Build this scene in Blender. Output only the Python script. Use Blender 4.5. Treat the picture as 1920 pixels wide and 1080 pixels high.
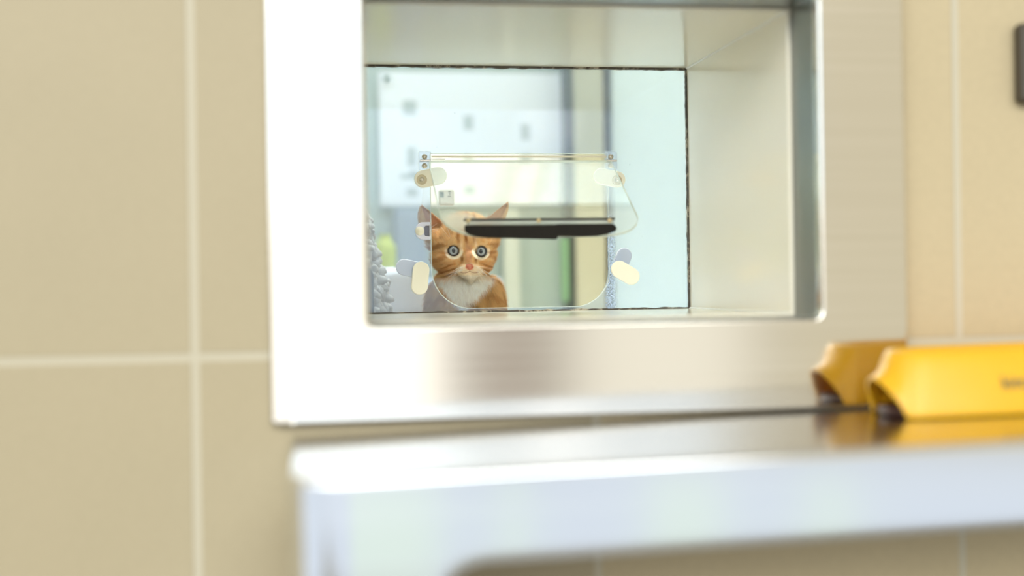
import bpy, bmesh, math, random
import numpy as np
from mathutils import Vector, Matrix, noise

# ------------------------------------------------------------------ camera
SC = bpy.context.scene
for o in list(bpy.data.objects):
    bpy.data.objects.remove(o, do_unlink=True)
Z0 = 1.10                       # eye height above the floor
F, YAW, PITCH, ROLL, D = 2478.5, 0.15943, -0.00131, 0.01519, 0.99337
_fw = Vector((math.sin(YAW)*math.cos(PITCH), math.cos(YAW)*math.cos(PITCH), math.sin(PITCH)))
_rt = Vector((math.cos(YAW), -math.sin(YAW), 0))
_up = _rt.cross(_fw)
_X = _rt*math.cos(ROLL) - _up*math.sin(ROLL)
_Y = _rt*math.sin(ROLL) + _up*math.cos(ROLL)
EYE = Vector((0, -D, Z0))
cam_data = bpy.data.cameras.new('camera')
cam = bpy.data.objects.new('camera', cam_data)
SC.collection.objects.link(cam)
_m = Matrix((_X, _Y, -_fw)).transposed().to_4x4()
_m.translation = EYE
cam.matrix_world = _m
cam_data.sensor_width = 36
cam_data.lens = F/1920*36
cam_data.clip_start = 0.02
cam_data.dof.use_dof = True
cam_data.dof.focus_distance = 1.345
cam_data.dof.aperture_fstop = 1.7
SC.camera = cam


def at(px, py, y):
    """photo pixel -> point on the plane y = const"""
    d = _X*((px-960)/F) + _Y*(-(py-540)/F) + _fw
    return EYE + d*((y-EYE.y)/d.y)


# ------------------------------------------------------------------ exposure
SC.view_settings.view_transform = 'Standard'
SC.view_settings.look = 'None'
SC.view_settings.gamma = 1
SC.view_settings.use_curve_mapping = False
SC.view_settings.exposure = 0.0

# ------------------------------------------------------------------ world: a bright courtyard behind the viewer
W = bpy.data.worlds.new('daylight')
SC.world = W
W.use_nodes = True
nt = W.node_tree
nt.nodes.clear()


def wn(t, **k):
    n = nt.nodes.new(t)
    for a, b in k.items():
        setattr(n, a, b)
    return n


def wm(op, a, b=None, c=None, clamp=False):
    n = wn('ShaderNodeMath', operation=op, use_clamp=clamp)
    for i, v in enumerate((a, b, c)):
        if v is None:
            continue
        if isinstance(v, (int, float)):
            n.inputs[i].default_value = v
        else:
            nt.links.new(v, n.inputs[i])
    return n.outputs[0]


def wmix(f, a, b):
    n = wn('ShaderNodeMix', data_type='RGBA')
    for i, v in ((0, f), (6, a), (7, b)):
        if isinstance(v, (int, float)):
            n.inputs[i].default_value = v
        elif isinstance(v, tuple):
            n.inputs[i].default_value = v + (1,)
        else:
            nt.links.new(v, n.inputs[i])
    return n.outputs[2]


def wstep(v, a, b):
    """0 below a, 1 above b"""
    n = wn('ShaderNodeMapRange', interpolation_type='SMOOTHSTEP')
    nt.links.new(v, n.inputs[0])
    n.inputs[1].default_value = a
    n.inputs[2].default_value = b
    return n.outputs[0]


def wband(v, a, b, c, d):
    return wm('MULTIPLY', wstep(v, a, b), wm('SUBTRACT', 1.0, wstep(v, c, d)))


tc = wn('ShaderNodeTexCoord')
sx = wn('ShaderNodeSeparateXYZ')
nt.links.new(tc.outputs['Generated'], sx.inputs[0])
vx, vy, vz = sx.outputs
el = wm('MULTIPLY', wm('ARCSINE', vz), 57.2958)
az = wm('MULTIPLY', wm('ARCTAN2', vx, wm('MULTIPLY', vy, -1.0)), 57.2958)
# ground far off, sky dimmed overhead, added glow at the left, building on the right
GROUND = (0.50, 0.50, 0.47)
col = wmix(wstep(el, -2.0, 1.0), GROUND, (0.62, 0.62, 0.56))
col = wmix(wstep(el, 16, 40), col, (0.50, 0.49, 0.46))  # overhead dimmed to hold back light on the tiled wall
glow = wm('MULTIPLY', wband(el, 0, 4, 30, 42), wband(az, -88, -80, -26, -14))  # added glow band, lights the right side of the passage
col = wmix(glow, col, (1.9, 1.9, 1.8))
# low band of ground seen in the shelf front: pale blue paving with bright lawn between
paving = wband(el, -17, -14.0, -7.2, -6.6)
lawn = wm('MULTIPLY', wband(el, -17, -14, -9.0, -7.6),
          wm('MAXIMUM', wm('MAXIMUM', wband(az, 0.6, 1.6, 5.6, 6.2), wband(az, 8.0, 8.8, 9.6, 9.9)),
             wm('MAXIMUM', wband(az, 14.8, 15.0, 17.8, 18.4), wband(az, 21, 22, 23.2, 24))))
col = wmix(paving, col, (0.84, 0.91, 1.0))
col = wmix(wm('MULTIPLY', lawn, 0.9), col, (0.93, 1.06, 0.93))
# bright pale ground straight behind, low
low = wm('MULTIPLY', wband(el, -7.0, -6.4, 4, 5), wband(az, -40, -25, 4.4, 8.0))
col = wmix(low, col, (1.9, 1.85, 1.75))
low2 = wm('MULTIPLY', wband(el, -7.0, -6.4, 3.2, 4), wband(az, 9.4, 13, 18, 22))
col = wmix(low2, col, (1.14, 1.10, .98))
dip = wm('MULTIPLY', wband(el, -7.0, -6.4, 2.5, 3.4), wband(az, 5.4, 8.4, 9.4, 12.6))
col = wmix(dip, col, (.50, .43, .37))
# bright low sky, with an added brighter band above it
sky = wm('MULTIPLY', wband(el, 3.3, 4.0, 13, 19), wband(az, -60, -40, 16.6, 19))
col = wmix(sky, col, wmix(wstep(az, 4.6, 7.6), (1.7, 2.0, 2.35), (0.95, 1.12, 1.35)))
hi = wm('MULTIPLY', wband(el, 12, 15, 28, 34), wband(az, -60, -45, 18, 26))  # added bright band, sends more light into the passage
col = wmix(hi, col, (6.4, 6.4, 6.1))
win = wm('MULTIPLY', wband(el, 5.6, 6.2, 7.9, 8.4), wband(az, 9.2, 9.9, 11.9, 12.4))
col = wmix(win, col, (2.4, 2.5, 2.7))
# beige wall further right
right = wm('MULTIPLY', wband(el, -7, -6, 25, 35), wstep(az, 17.5, 22))
col = wmix(right, col, (0.80, 0.73, 0.56))
bg = wn('ShaderNodeBackground')
nt.links.new(col, bg.inputs[0])
bg.inputs[1].default_value = 1.0
out = wn('ShaderNodeOutputWorld')
nt.links.new(bg.outputs[0], out.inputs[0])
W.cycles.sampling_method = 'MANUAL'
W.cycles.sample_map_resolution = 2048

# ------------------------------------------------------------------ helpers
COL = SC.collection


def link(o, parent=None):
    COL.objects.link(o)
    if parent is not None:
        o.parent = parent
    return o


def props(o, label=None, cat=None, group=None, kind=None):
    if label: o['label'] = label
    if cat: o['category'] = cat
    if group: o['group'] = group
    if kind: o['kind'] = kind
    return o


def empty(name, loc, label, cat, group=None):
    o = bpy.data.objects.new(name, None)
    o.location = loc
    o.empty_display_size = 0.02
    link(o)
    return props(o, label, cat, group)


def mobj(name, bm, mat, parent=None, smooth=False, origin=None):
    """bm in world coordinates; origin = the world place of the parent's base"""
    me = bpy.data.meshes.new(name)
    off = Vector(parent_origin(parent)) if origin is None else Vector(origin)
    bmesh.ops.translate(bm, verts=bm.verts, vec=-off)
    bmesh.ops.recalc_face_normals(bm, faces=bm.faces)
    bm.to_mesh(me)
    bm.free()
    if smooth:
        for p in me.polygons: p.use_smooth = True
        if smooth != 'all':
            me.set_sharp_from_angle(angle=math.radians(35))
    me.materials.append(mat)
    o = bpy.data.objects.new(name, me)
    link(o, parent)
    if smooth is True:
        wn_ = o.modifiers.new('flat_faces', 'WEIGHTED_NORMAL')
        wn_.weight = 100
        wn_.keep_sharp = True
    if parent is None:
        o.location = off
    return o


def parent_origin(p):
    v = Vector((0, 0, 0))
    while p is not None:
        v = v + p.location
        p = p.parent
    return v


def box(bm, x0, x1, y0, y1, z0, z1, bev=0, seg=2):
    g = bmesh.ops.create_cube(bm, size=1)
    for v in g['verts']:
        v.co = Vector(((x0+x1)/2+v.co.x*(x1-x0), (y0+y1)/2+v.co.y*(y1-y0), (z0+z1)/2+v.co.z*(z1-z0)))
    if bev:
        es = {e for v in g['verts'] for e in v.link_edges}
        bmesh.ops.bevel(bm, geom=list(es), offset=bev, segments=seg, profile=.5, affect='EDGES')


def rrect(x0, x1, z0, z1, r, n=8):
    """rounded rectangle, counter-clockwise; r = radius or (bl, br, tr, tl)"""
    if not isinstance(r, tuple): r = (r,)*4
    P = []
    for (cx, cz, rr, a0) in ((x0+r[0], z0+r[0], r[0], 180), (x1-r[1], z0+r[1], r[1], 270),
                             (x1-r[2], z1-r[2], r[2], 0), (x0+r[3], z1-r[3], r[3], 90)):
        for i in range(n+1):
            a = math.radians(a0+90*i/n)
            P.append((cx+rr*math.cos(a), cz+rr*math.sin(a)))
    return P


def pill(ax, az_, bx, bz, r, n=12):
    d = math.atan2(bz-az_, bx-ax)
    P = []
    for i in range(n+1):
        a = d-math.pi/2+math.pi*i/n
        P.append((bx+r*math.cos(a), bz+r*math.sin(a)))
    for i in range(n+1):
        a = d+math.pi/2+math.pi*i/n
        P.append((ax+r*math.cos(a), az_+r*math.sin(a)))
    return P


def slab(loops, y0, y1, bev=0.0, res=2):
    """2D outlines in x/z (first outer, rest holes) extruded from y0 to y1 -> bmesh in world coordinates"""
    cu = bpy.data.curves.new('tmp', 'CURVE')
    cu.dimensions = '2D'
    cu.fill_mode = 'BOTH'
    for L in loops:
        s = cu.splines.new('POLY')
        s.points.add(len(L)-1)
        for p, (a, b) in zip(s.points, L):
            p.co = (a, b, 0, 1)
        s.use_cyclic_u = True
    cu.extrude = abs(y1-y0)/2-bev
    cu.bevel_depth = bev
    cu.bevel_resolution = res
    cu.offset = -bev
    ob = bpy.data.objects.new('tmp', cu)
    COL.objects.link(ob)
    dg = bpy.context.evaluated_depsgraph_get()
    me = bpy.data.meshes.new_from_object(ob.evaluated_get(dg))
    bpy.data.objects.remove(ob, do_unlink=True)
    bpy.data.curves.remove(cu)
    bm = bmesh.new()
    bm.from_mesh(me)
    bpy.data.meshes.remove(me)
    ym = (y0+y1)/2
    for v in bm.verts:
        v.co = Vector((v.co.x, ym+v.co.z, v.co.y))
    bmesh.ops.remove_doubles(bm, verts=bm.verts, dist=1e-6)
    return bm


def cyl(bm, p, q, r, n=20, r2=None):
    p, q = Vector(p), Vector(q)
    d = q-p
    g = bmesh.ops.create_cone(bm, cap_ends=True, segments=n, radius1=r, radius2=r if r2 is None else r2, depth=d.length)
    R = d.to_track_quat('Z', 'Y').to_matrix().to_4x4()
    R.translation = (p+q)/2
    bmesh.ops.transform(bm, matrix=R, verts=g['verts'])


def lathe(bm, prof, origin, axis, n=24):
    """prof [(r, h)] around axis through origin"""
    R = Vector(axis).to_track_quat('Z', 'Y').to_matrix()
    rings = []
    for r, h in prof:
        if r < 1e-7:
            rings.append([bm.verts.new(Vector(origin)+R@Vector((0, 0, h)))])
        else:
            rings.append([bm.verts.new(Vector(origin)+R@Vector((r*math.cos(2*math.pi*i/n), r*math.sin(2*math.pi*i/n), h))) for i in range(n)])
    for A, B in zip(rings[:-1], rings[1:]):
        for i in range(n):
            j = (i+1) % n
            if len(A) == 1 and len(B) == 1: continue
            if len(A) == 1: bm.faces.new((A[0], B[i], B[j]))
            elif len(B) == 1: bm.faces.new((A[i], A[j], B[0]))
            else: bm.faces.new((A[i], A[j], B[j], B[i]))


# ------------------------------------------------------------------ materials
def srgb(r, g, b):
    f = lambda c: (c/255/12.92) if c/255 <= .04045 else ((c/255+.055)/1.055)**2.4
    return (f(r), f(g), f(b))


class Mat:
    def __init__(s, name):
        s.m = bpy.data.materials.new(name)
        s.m.use_nodes = True
        s.t = s.m.node_tree
        s.b = s.t.nodes['Principled BSDF']
        s.out = s.t.nodes['Material Output']

    def n(s, t, **k):
        x = s.t.nodes.new(t)
        for a, b in k.items(): setattr(x, a, b)
        return x

    def set(s, **k):
        for a, v in k.items():
            i = s.b.inputs[a.replace('_', ' ')]
            i.default_value = (tuple(v)+(1,)) if isinstance(v, (tuple, list)) and len(v) == 3 and i.type == 'RGBA' else v
        return s

    def l(s, a, b):
        s.t.links.new(a, b)

    def noise(s, scale, detail=3, vec=None, rough=.5):
        x = s.n('ShaderNodeTexNoise')
        x.inputs['Scale'].default_value = scale
        x.inputs['Detail'].default_value = detail
        x.inputs['Roughness'].default_value = rough
        if vec is not None: s.l(vec, x.inputs['Vector'])
        return x.outputs['Fac']

    def coord(s, scale=(1, 1, 1), kind='Object'):
        t = s.n('ShaderNodeTexCoord')
        m = s.n('ShaderNodeMapping')
        m.inputs['Scale'].default_value = scale
        s.l(t.outputs[kind], m.inputs[0])
        return m.outputs[0]

    def ramp(s, fac, stops):
        r = s.n('ShaderNodeValToRGB')
        e = r.color_ramp.elements
        while len(e) < len(stops): e.new(.5)
        for x, (p, c) in zip(e, stops):
            x.position = p
            x.color = tuple(c)+(1,)
        s.l(fac, r.inputs[0])
        return r.outputs[0]

    def mix(s, f, a, b):
        x = s.n('ShaderNodeMix', data_type='RGBA')
        for i, v in ((0, f), (6, a), (7, b)):
            if isinstance(v, (int, float)): x.inputs[i].default_value = v
            elif isinstance(v, tuple): x.inputs[i].default_value = v+(1,)
            else: s.l(v, x.inputs[i])
        return x.outputs[2]

    def bump(s, h, strength=.2, dist=.001):
        b = s.n('ShaderNodeBump')
        b.inputs['Strength'].default_value = strength
        b.inputs['Distance'].default_value = dist
        s.l(h, b.inputs['Height'])
        s.l(b.outputs[0], s.b.inputs['Normal'])

    def math(s, op, a, b=None, clamp=False):
        x = s.n('ShaderNodeMath', operation=op, use_clamp=clamp)
        for i, v in enumerate((a, b)):
            if v is None: continue
            if isinstance(v, (int, float)): x.inputs[i].default_value = v
            else: s.l(v, x.inputs[i])
        return x.outputs[0]


def simple(name, c, rough=.5, metal=0, var=.04, scale=40, spec=.5, **k):
    M = Mat(name)
    M.set(Roughness=rough, Metallic=metal, **k)
    M.b.inputs['Specular IOR Level'].default_value = spec
    f = M.noise(scale, 3, M.coord())
    M.l(M.mix(f, tuple(x*(1-var) for x in c), tuple(min(1, x*(1+var)) for x in c)), M.b.inputs['Base Color'])
    return M.m


def steel(name, c, rough, stretch=(3, 3, 260), bump=.05, var=.05):
    M = Mat(name)
    M.set(Metallic=1.0)
    f = M.noise(1.0, 4, M.coord(stretch))
    M.l(M.mix(f, tuple(x*(1-var) for x in c), tuple(min(1, x*(1+var)) for x in c)), M.b.inputs['Base Color'])
    M.l(M.math('ADD', M.math('MULTIPLY', f, .08), rough-.04), M.b.inputs['Roughness'])
    M.bump(f, bump, .0005)
    return M.m


GX, GZ, TILE = -0.07633, Z0-0.0486, 0.30
M = Mat('beige_tiles')
geo = M.n('ShaderNodeNewGeometry')
sp = M.n('ShaderNodeSeparateXYZ')
M.l(geo.outputs['Position'], sp.inputs[0])


def grout_dist(c, g):
    t = M.math('DIVIDE', M.math('SUBTRACT', c, g), TILE)
    fr = M.math('FRACT', M.math('ADD', t, .5))
    return M.math('MULTIPLY', M.math('ABSOLUTE', M.math('SUBTRACT', fr, .5)), TILE)


dist = M.math('MINIMUM', grout_dist(sp.outputs[0], GX), grout_dist(sp.outputs[2], GZ))
g = M.n('ShaderNodeMapRange', interpolation_type='SMOOTHSTEP')
M.l(dist, g.inputs[0])
g.inputs[1].default_value = .0024
g.inputs[2].default_value = .0036
gr = g.outputs[0]
n1 = M.noise(9, 4, M.coord())
n2 = M.noise(160, 3, M.coord())
tile = M.mix(n1, srgb(182, 170, 140), srgb(192, 179, 148))
right_lift = M.math('GREATER_THAN', sp.outputs[0], GX+TILE)  # right tiles painted lighter to stand in for stronger light there
tile = M.mix(right_lift, tile, M.mix(n1, srgb(202, 186, 150), srgb(210, 194, 158)))
tile = M.mix(M.math('MULTIPLY', n2, .35), tile, srgb(168, 154, 124))
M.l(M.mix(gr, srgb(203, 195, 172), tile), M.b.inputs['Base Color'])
M.set(Roughness=.42)
M.b.inputs['Specular IOR Level'].default_value = .35
M.bump(M.math('ADD', gr, M.math('MULTIPLY', n2, .12)), .5, .0012)
m_tile = M.m

m_frame = steel('brushed_steel', (.78, .75, .68), .105)
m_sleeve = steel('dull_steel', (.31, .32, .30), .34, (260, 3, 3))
m_shelf = steel('polished_steel', (.83, .85, .87), .10, (3, 3, 90), .02)
m_chrome = steel('screw_steel', (.62, .58, .52), .25, (60, 60, 60))
m_cream = Mat('cream_laminate')
m_cream.set(Roughness=.16)
m_cream.b.inputs['Specular IOR Level'].default_value = .6
_f = m_cream.noise(5, 2, m_cream.coord())
m_cream.l(m_cream.mix(_f, srgb(245, 238, 217), srgb(249, 243, 224)), m_cream.b.inputs['Base Color'])
m_cream = m_cream.m
m_joint = simple('white_sealant', srgb(238, 236, 225), .35)
m_tabs = simple('cream_plastic', srgb(250, 244, 224), .35, spec=.4)
m_tabs_back = simple('lilac_plastic', srgb(246, 230, 218), .4)
m_black = simple('black_rubber', srgb(34, 31, 27), .8, var=.15, scale=120, spec=.2)
m_seal = Mat('grimy_seal')
_f = m_seal.noise(55, 6, m_seal.coord((1, 1, 1)), .75)
m_seal.l(m_seal.ramp(_f, [(.0, srgb(58, 52, 46)), (.52, srgb(82, 74, 64)), (.60, srgb(170, 160, 140)), (1, srgb(225, 220, 205))]), m_seal.b.inputs['Base Color'])
m_seal.set(Roughness=.7)
m_seal = m_seal.m


def clear(name, tint=(1, 1, 1), base=.04, haze=0.0, haze_col=(.9, .93, .9), rough=.0, dirt=False, power=5.0, milky_patch=None):
    """thin clear sheet: straight-through light, mirror reflection rising towards grazing, a little milky haze"""
    M = Mat(name)
    M.t.nodes.remove(M.b)
    tr = M.n('ShaderNodeBsdfTransparent'); tr.inputs[0].default_value = tint+(1,)
    gl = M.n('ShaderNodeBsdfGlossy'); gl.inputs[0].default_value = (1, 1, 1, 1); gl.inputs['Roughness'].default_value = rough
    lw = M.n('ShaderNodeLayerWeight'); lw.inputs[0].default_value = .5
    f = M.math('ADD', M.math('MULTIPLY', M.math('POWER', lw.outputs['Facing'], power), 1-base), base, clamp=True)
    mx = M.n('ShaderNodeMixShader')
    M.l(f, mx.inputs[0]); M.l(tr.outputs[0], mx.inputs[1]); M.l(gl.outputs[0], mx.inputs[2])
    df = M.n('ShaderNodeBsdfDiffuse'); df.inputs[0].default_value = haze_col+(1,)
    tl = M.n('ShaderNodeBsdfTranslucent'); tl.inputs[0].default_value = haze_col+(1,)
    hz = M.n('ShaderNodeMixShader'); hz.inputs[0].default_value = .5
    M.l(df.outputs[0], hz.inputs[1]); M.l(tl.outputs[0], hz.inputs[2])
    mh = M.n('ShaderNodeMixShader')
    M.l(mx.outputs[0], mh.inputs[1]); M.l(hz.outputs[0], mh.inputs[2])
    if dirt:
        # dried water marks in a strip right of the hole and a few specks low down
        geo = M.n('ShaderNodeNewGeometry'); sp = M.n('ShaderNodeSeparateXYZ')
        M.l(geo.outputs['Position'], sp.inputs[0])
        xa = at(1146, 490, 0.33).x
        d = M.math('ABSOLUTE', M.math('SUBTRACT', sp.outputs[0], xa))
        ms = M.n('ShaderNodeMapRange', interpolation_type='SMOOTHSTEP'); M.l(d, ms.inputs[0])
        ms.inputs[1].default_value = .002; ms.inputs[2].default_value = .007; ms.inputs[3].default_value = 1; ms.inputs[4].default_value = 0
        zz = M.n('ShaderNodeMapRange', interpolation_type='SMOOTHSTEP'); M.l(sp.outputs[2], zz.inputs[0])
        zz.inputs[1].default_value = at(1146, 440, .33).z; zz.inputs[2].default_value = at(1146, 380, .33).z
        zz.inputs[3].default_value = 1; zz.inputs[4].default_value = 0
        nz = M.noise(900, 3, M.coord())
        sp1 = M.n('ShaderNodeMapRange', interpolation_type='SMOOTHSTEP'); M.l(nz, sp1.inputs[0])
        sp1.inputs[1].default_value = .46; sp1.inputs[2].default_value = .62
        strip = M.math('MULTIPLY', M.math('MULTIPLY', ms.outputs[0], zz.outputs[0]), M.math('MULTIPLY', sp1.outputs[0], .75))
        nz2 = M.noise(420, 1, M.coord())
        sp2 = M.n('ShaderNodeMapRange', interpolation_type='SMOOTHSTEP'); M.l(nz2, sp2.inputs[0])
        sp2.inputs[1].default_value = .80; sp2.inputs[2].default_value = .85; sp2.inputs[4].default_value = .6
        M.l(M.math('ADD', M.math('ADD', strip, sp2.outputs[0]), haze, clamp=True), mh.inputs[0])
    else:
        nz = M.noise(25, 4, M.coord())
        h = M.math('MULTIPLY', M.math('ADD', nz, .5), haze)
        if milky_patch:
            geo = M.n('ShaderNodeNewGeometry'); vd = M.n('ShaderNodeVectorMath', operation='DISTANCE')
            M.l(geo.outputs['Position'], vd.inputs[0]); vd.inputs[1].default_value = milky_patch[0]
            ms = M.n('ShaderNodeMapRange', interpolation_type='SMOOTHSTEP'); M.l(vd.outputs['Value'], ms.inputs[0])
            ms.inputs[1].default_value = milky_patch[1]*.3; ms.inputs[2].default_value = milky_patch[1]; ms.inputs[3].default_value = milky_patch[2]; ms.inputs[4].default_value = 0
            h = M.math('ADD', h, M.math('MULTIPLY', ms.outputs[0], M.math('ADD', nz, .5)), clamp=True)
        M.l(h, mh.inputs[0])
    M.l(mh.outputs[0], M.out.inputs[0])
    return M.m


m_glass = clear('clear_glass', (.86, .915, .985), .045, .065, (.68, .80, 1.0), dirt=True)  # blue sky veil on the dusty film put into tint and haze
m_acrylic = clear('acrylic', (.985, .995, .985), .04, .10, (.92, .95, .90), milky_patch=(at(850, 418, .215), .030, .45))  # leaf is milkier round a point at its lower left
m_acrylic_edge = clear('acrylic_edge', (.90, .94, .91), .10, .45, (.92, .95, .90), .15)
m_clearplate = clear('clear_bracket', (.93, .95, .97), .08, .16, (.82, .85, .9), .1)

# ------------------------------------------------------------------ the setting
GB, GT = Z0-0.02573, Z0+0.22271          # floor / ceiling of the passage
GR, YG, YC = 0.3987, 0.33453, 0.04348
IL, IR, IB, IT = at(686, 350, -.012).x, 0.4027, Z0-0.0282, Z0+0.2255
FL, FR, FB = -0.022, 0.47453, Z0-0.0999
FT = IT+(IB-FB)
GL = IL+.004
YF = -0.012

# tiled front wall with the opening for the passage
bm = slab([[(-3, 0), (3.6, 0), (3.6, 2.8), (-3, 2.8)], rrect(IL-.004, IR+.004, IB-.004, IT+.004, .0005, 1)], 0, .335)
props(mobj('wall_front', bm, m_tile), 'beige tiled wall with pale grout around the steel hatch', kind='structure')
M_floor = simple('grey_paving', srgb(132, 126, 112), .6, scale=12, var=.12)
bm = bmesh.new(); box(bm, -3, 3.6, -4.2, 0, -.05, 0)
props(mobj('floor', bm, M_floor), kind='structure')

# room behind the wall
m_room = simple('room_paint', srgb(184, 196, 188), .7, scale=6)
m_white = simple('white_board', srgb(242, 244, 244), .55, scale=8)
YB = 1.00
bm = bmesh.new(); box(bm, -1.2, 2.0, YB, YB+.05, 0, 2.6)
props(mobj('wall_back', bm, m_room), kind='structure')
bm = bmesh.new(); box(bm, 1.5, 1.55, .335, YB, 0, 2.6)
props(mobj('wall_right', bm, m_room), kind='structure')
bm = bmesh.new()
box(bm, -1.0, -.95, .335, YB, 0, .95); box(bm, -1.0, -.95, .335, YB, 2.2, 2.6)
props(mobj('wall_left', bm, m_room), kind='structure')
bm = bmesh.new(); box(bm, -1.0, 1.55, .335, YB, 2.6, 2.65)
props(mobj('ceiling', bm, m_white), kind='structure')
bm = bmesh.new(); box(bm, -1.0, 1.55, .335, YB, -.04, 0)
props(mobj('floor_inner', bm, M_floor), kind='structure')

ZP = Z0-0.108                             # top of the board the kitten sits on
bm = bmesh.new(); box(bm, -.94, 1.49, .337, YB-.002, ZP-.02, ZP, .002)
props(mobj('shelf_board', bm, m_white), 'white shelf board behind the glass under the kitten', 'shelf')

# added lamp, out of view, to brighten the room behind the glass
lamp = empty('added_ceiling_light', (.3, .68, 2.6), 'added unseen long ceiling light for the room behind the glass', 'light')
m_em = Mat('lamp_glow'); m_em.set(Base_Color=(1, 1, 1)); m_em.b.inputs['Emission Color'].default_value = (.96, 1.0, 1.0, 1)
m_em.b.inputs['Emission Strength'].default_value = 30.0
bm = bmesh.new(); box(bm, -.45, 1.05, .56, .80, 2.57, 2.6, .004)
mobj('housing', bm, m_white, lamp)
bm = bmesh.new(); box(bm, -.43, 1.03, .57, .79, 2.555, 2.5695, .002)
mobj('diffuser', bm, m_em.m, lamp)

# ------------------------------------------------------------------ steel hatch frame
frame = empty('hatch_frame', ((FL+FR)/2, 0, FB), 'brushed stainless steel frame around the pet hatch in the tiled wall', 'frame')
bm = slab([rrect(FL, FR, FB, FT, .004), rrect(IL, IR, IB, IT, .006)], YF, -.0003, .0028, 3)
mobj('face_plate', bm, m_frame, frame, True)
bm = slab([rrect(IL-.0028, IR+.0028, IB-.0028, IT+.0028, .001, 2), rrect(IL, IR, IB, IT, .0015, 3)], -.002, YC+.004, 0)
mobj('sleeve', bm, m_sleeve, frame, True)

lining = empty('passage_lining', ((GL+GR)/2, YC, GB), 'glossy cream lined passage inside the steel hatch frame', 'passage')
YE = YG-.004
g_ = .0003
bm = bmesh.new(); box(bm, GR, IR-g_, YC, YE, IB+g_, IT-g_, .0006); mobj('side_panel', bm, m_cream, lining)
bm = bmesh.new(); box(bm, IL+g_, GL, YC, YE, IB+g_, IT-g_, .0006); mobj('side_panel', bm, m_cream, lining)
bm = bmesh.new(); box(bm, GL+g_, GR-g_, YC, YE, GT, IT-g_, .0006); mobj('top_panel', bm, m_cream, lining)
bm = bmesh.new(); box(bm, GL+g_, GR-g_, YC, YE, IB+g_, GB, .0006); mobj('bottom_panel', bm, m_cream, lining)
for (xa, za) in ((GR, GT), (GR, GB)):
    bm = bmesh.new()
    cyl(bm, (xa-.0002, YC+.001, za+(-.0002 if za == GT else .0002)), (xa-.0002, YE-.001, za+(-.0002 if za == GT else .0002)), .0013, 10)
    mobj('corner_joint', bm, m_joint, lining, True)

# ------------------------------------------------------------------ glass with a hole for the flap
def px2(px, py, y=None):
    p = at(px, py, YG-.003 if y is None else y)
    return p.x, p.z


hx0, hz1 = px2(806, 288); hx1, _ = px2(1139, 288); _, hz0 = px2(960, 580)
hz0 = max(hz0, GB+.004)
hole = rrect(hx0, hx1, hz0, hz1, (.040, .036, .0015, .0015), 14)
win = bpy.data.objects.new('window_1', None); win.location = ((GL+GR)/2, YG, GB); link(win)
props(win, 'clear glass pane closing the passage, with a rounded flap hole', kind='structure')
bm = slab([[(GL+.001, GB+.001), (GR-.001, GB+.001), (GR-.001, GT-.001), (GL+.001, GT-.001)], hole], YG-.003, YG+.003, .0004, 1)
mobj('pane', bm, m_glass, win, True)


def rough_strip(x0, x1, z0, z1, along, seed):
    random.seed(seed)
    bm = bmesh.new()
    n = 90
    a0, a1 = (x0, x1) if along == 'x' else (z0, z1)
    b0, b1 = (z0, z1) if along == 'x' else (x0, x1)
    w = b1-b0
    prev = None
    for i in range(n+1):
        t = a0+(a1-a0)*i/n
        k = .75+.5*noise.noise(Vector((t*90, seed, 0)))+.25*noise.noise(Vector((t*400, seed, 3)))
        c = b0 if seed % 2 == 0 else b1       # fixed against the panel side
        s = 1 if seed % 2 == 0 else -1
        h = max(.35, k)*w
        row = []
        for (u, y) in ((c, YG-.0085), (c+s*h, YG-.0085), (c+s*h, YG-.0032), (c, YG-.0032)):
            row.append(bm.verts.new((t, y, u) if along == 'x' else (u, y, t)))
        if prev:
            for q in range(4):
                bm.faces.new((prev[q], prev[(q+1) % 4], row[(q+1) % 4], row[q]))
        else: bm.faces.new(row)
        prev = row
    bm.faces.new(prev)
    return bm


mobj('seal', rough_strip(GL, GR, GT-.0026, GT-.0001, 'x', 1), m_seal, win)
mobj('seal', rough_strip(GL, GR, GB+.0001, GB+.0022, 'x', 2), m_seal, win)
mobj('seal', rough_strip(GR-.0016, GR-.0001, GB, GT, 'z', 3), m_seal, win)
mobj('seal', rough_strip(GL+.0001, GL+.0016, GB, GT, 'z', 4), m_seal, win)

# ------------------------------------------------------------------ cat flap
flap = empty('cat_flap', ((hx0+hx1)/2, YG-.003, hz1), 'clear acrylic cat flap swung open above the kitten, black rubber edge', 'cat flap')
yf = YG-.0033
HZ = px2(970, 303)[1]
# thin frame round the hole, clear
bm = slab([rrect(hx0-.0002, hx1+.0002, hz0-.0002, hz1+.0003, (.040, .036, .0015, .0015), 14), rrect(hx0+.0003, hx1-.0003, hz0+.0004, hz1-.0003, (.040, .036, .0015, .0015), 14)], yf-.0012, yf, .0001, 1)
mobj('hole_rim', bm, m_acrylic_edge, flap, True)
# hinge rod
bm = bmesh.new()
zr = px2(970, 296)[1]
pa, pb = px2(808, 295), px2(1134, 295)
cyl(bm, (pa[0], yf-.006, pa[1]), (pb[0], yf-.006, pb[1]), .0009, 16)
mobj('hinge_rod', bm, simple('pale_rod', srgb(232, 222, 196), .3), flap, True)
bm = bmesh.new()
pa, pb = px2(806, 300), px2(833, 300)
cyl(bm, (pa[0], yf-.008, pa[1]), (pb[0], yf-.008, pb[1]), .0005, 8)
mobj('spring_wire', bm, m_chrome, flap, True)


def screw(parent, px, py, y, r, mat=None, cup=None, name='screw'):
    p = at(px, py, y)
    bm = bmesh.new()
    lathe(bm, [(0, -.0004), (r*.95, -.0004), (r, 0), (r*.96, r*.35), (r*.7, r*.62), (r*.36, r*.78), (0, r*.82)], p, (0, -1, 0), 20)
    o = mobj(name, bm, mat or m_chrome, parent, True)
    return o


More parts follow.
